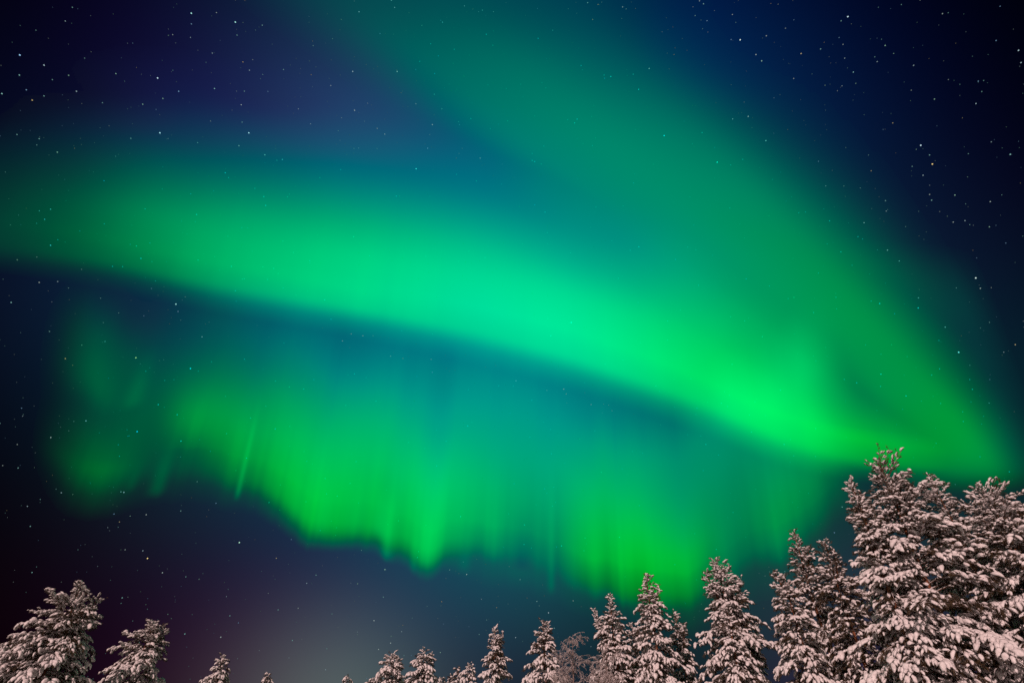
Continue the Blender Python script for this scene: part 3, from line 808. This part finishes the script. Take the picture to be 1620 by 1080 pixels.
def make_birch(top, dist, halfw, label, group, seed):
    rng = np.random.default_rng(500 + seed)
    d = direction(*top); hd = math.hypot(d[0], d[1]); az = math.atan2(d[0], d[1])
    base = np.array([math.sin(az) * dist, math.cos(az) * dist, 0.0])
    H = (EYE + d * dist / hd)[2]
    mpp = dist / hd * (d[1] * CP + d[2] * SP) / FPX
    R = halfw * mpp
    root = bpy.data.objects.new("birch_tree", None); COL.objects.link(root)
    root.location = base; root.rotation_euler = (0, 0, -az)
    tag(root, label, "tree", group)
    trunk, tw = Tubes(), Tubes()
    zs = np.linspace(-0.1, H, 12)
    tp = np.stack([0.12 * np.sin(zs * .6 + seed), 0.1 * np.cos(zs * .8), zs], 1)
    trunk.add(tp, np.interp(zs, [0, H], [0.11, 0.012]), 8)
    def grow(p, dr, L, r, depth):
        n = 6; pts = [p]; q = p.copy(); dd = dr / np.linalg.norm(dr)
        for i in range(n):
            dd = dd + rng.normal(0, 0.10, 3) + np.array([0, 0, -0.10 - 0.06 * depth]) ; dd /= np.linalg.norm(dd)
            q = q + dd * L / n; pts.append(q)
        tw.add(np.array(pts), np.linspace(r, max(r * .4, 0.009), n + 1), 4 if depth < 2 else 3)
        if depth < 3:
            m = int(3 + L * (5 if depth == 0 else 4))
            for _ in range(m):
                i = rng.integers(1, n + 1)
                sd = (pts[i] - pts[i - 1]); sd /= np.linalg.norm(sd)
                nd = sd * 0.8 + rng.normal(0, 0.55, 3) + np.array([0, 0, 0.15])
                grow(pts[i], nd, L * rng.uniform(0.28, 0.5), r * .6, depth + 1)
    z = H - 0.1
    while z > 2.5:
        t = (H - z) / (H - 3)
        i = np.interp(z, zs, np.arange(12)); i0 = min(int(i), 10)
        p = tp[i0] * (1 - (i - i0)) + tp[i0 + 1] * (i - i0)
        a = rng.uniform(0, 6.28); L = R * (0.35 + 0.9 * min(1, t * 1.6)) * rng.uniform(.7, 1.1)
        grow(p, np.array([math.cos(a), math.sin(a), 0.95]), L, 0.018, 0 if L > 0.7 else 1)
        z -= 0.18
    mesh_obj("trunk", *trunk.arrays(), TWIG, root, True)
    mesh_obj("branches", *tw.arrays(), TWIG, root, True)
    return root

G1, G2 = "snow covered pines in the forest edge", "frosted bare birches between the pines"
T = make_tree
FOREST = [
    # tops, distance, half width at lower border, label, options
    ([(1388, 727), (1420, 747)], 29.0, 110, "tallest pine heavy with snow, its twin tipped top reaching highest of all the trees", dict(power=0.56, tuft=0.27)),
    ([(1345, 762), (1358, 775)], 27.5, 54, "slimmer snowy pine pressed against the front of the tallest pine, with a blunt top", dict(power=0.55, tuft=0.26)),
    ([(1470, 748)], 33.0, 78, "snowy pine with a narrow open top rising just behind the tallest pine", dict(power=0.75, tuft=0.25, ragged=0.35)),
    ([(1553, 770), (1524, 790), (1585, 788)], 30.0, 96, "broad round topped snowy pine with bare orange trunk showing, next after the tallest", dict(power=0.48, tuft=0.25)),
    ([(1625, 800), (1605, 806)], 31.0, 84, "snowy pine cut off by the picture border beside the broad round topped pine", dict(power=0.6, tuft=0.25)),
    ([(1255, 838), (1278, 858)], 38.0, 48, "dim open topped pine standing in shade behind the bright slender pine", dict(power=0.62, tuft=0.25, snowy=0.5, ragged=0.35)),  # sparser snow stands in for the shade that dims this pine
    ([(1304, 856), (1320, 870)], 35.0, 60, "shaded bushy pine squeezed against the dark side of the tallest pines", dict(power=0.6, tuft=0.25, snowy=0.5)),  # shade imitated by giving the pine less snow
    ([(1240, 908), (1222, 897)], 33.0, 46, "bright slender pine with thick drooping snow pads, in front of two shaded pines", dict(power=0.55, tuft=0.27)),
    ([(1132, 882), (1113, 900), (1170, 912)], 40.0, 64, "three topped snowy pine with long side branches sticking out", dict(power=0.62, tuft=0.27, ragged=0.42)),
    ([(1148, 958)], 36.5, 42, "smaller snowy pine standing in front of the three topped pine", dict(power=0.75, tuft=0.26)),
    ([(1022, 905), (1042, 925)], 40.0, 46, "steep pointed snowy pine standing tall over the green glow between two forked pines", dict(power=0.8, tuft=0.27)),
    ([(1068, 967), (1084, 985)], 45.0, 26, "dim narrow pine half hidden behind the steep pointed pine", dict(power=0.7, tuft=0.26, snowy=0.8)),
    ([(965, 938), (938, 962)], 42.0, 44, "forked snowy pine with a tall thin top and a shorter one beside it", dict(power=0.85, tuft=0.26, ragged=0.4)),
    ([(860, 980), (868, 984)], 46.0, 32, "full rounded snowy pine standing alone beside the bare birch", dict(power=0.66, tuft=0.28)),
    ([(783, 992), (796, 996)], 52.0, 29, "small snowy pine with two equal pointed tips side by side", dict(power=0.72, tuft=0.29)),
    ([(672, 1028), (683, 1034)], 60.0, 30, "short bushy snowy pine with a flat double top", dict(power=0.6, tuft=0.32)),
    ([(620, 1033), (632, 1042)], 60.0, 27, "short bushy snowy pine beside the flat topped one, away from the twin tipped pine", dict(power=0.6, tuft=0.32)),
    ([(743, 1047)], 66.0, 17, "tiny snowy pine top peeping up close to the small twin tipped pine", dict(power=0.8, tuft=0.30)),
    ([(726, 1052)], 72.0, 11, "thin dark pine tip just beside the tiny pine top", dict(power=0.8, tuft=0.30, snowy=0.6)),
    ([(714, 1065)], 72.0, 10, "lowest dark pine tip of the three by the twin tipped pine", dict(power=0.8, tuft=0.30, snowy=0.6)),
    ([(596, 1068)], 64.0, 18, "low snowy pine tip just clearing the lower border beside a bushy pine", dict(power=0.8, tuft=0.30)),
    ([(641, 1068)], 64.0, 14, "low snowy side top between the two short bushy pines", dict(power=0.8, tuft=0.30)),
    ([(699, 1070)], 64.0, 14, "low snowy tuft of a pine under the flat double topped pine", dict(power=0.8, tuft=0.30)),
    ([(551, 1066)], 78.0, 9, "tiny yellowish pine tip alone under the grey horizon glow", dict(power=0.8, tuft=0.30, snowy=0.7)),
    ([(426, 1063)], 74.0, 10, "tiny lone pine tip in the gap below the pinkish horizon glow", dict(power=0.8, tuft=0.30, snowy=0.7)),
    ([(355, 1035)], 62.0, 26, "small snowy pine standing alone with a thin pointed tip", dict(power=0.7, tuft=0.30)),
    ([(244, 982), (264, 990)], 48.0, 58, "snowy pine with a forked open top, beside the largest pine of the left group", dict(power=0.62, tuft=0.27, ragged=0.4)),
    ([(126, 935), (156, 948)], 42.0, 92, "largest pine of the left group, wide and heavily snowed with a side top", dict(power=0.66, tuft=0.28, ragged=0.25)),
    ([(28, 1014)], 44.0, 55, "low snowy pine at the corner of the picture beside the wide pine", dict(power=0.75, tuft=0.27, snowy=0.85)),
    ([(1175, 1000), (1195, 985)], 44.0, 36, "shaded pine filling the gap behind the smaller snowy pine", dict(power=0.6, tuft=0.27, snowy=0.8)),
    ([(1000, 985)], 47.0, 34, "shaded low pine between the forked pine and the steep pointed pine", dict(power=0.7, tuft=0.27, snowy=0.75)),
]
for i, (tops, dist, hw, label, kw) in enumerate(FOREST):
    T(tops, dist, hw, label, G1, seed=i + 60, **kw)
make_birch((906, 1003), 45.0, 40, "leafless frosted birch with arching twigs beside the rounded pine", G2, 1)
make_birch((958, 1018), 40.0, 36, "leafless birch with frosted bowed twigs in front of the forked pine", G2, 2)
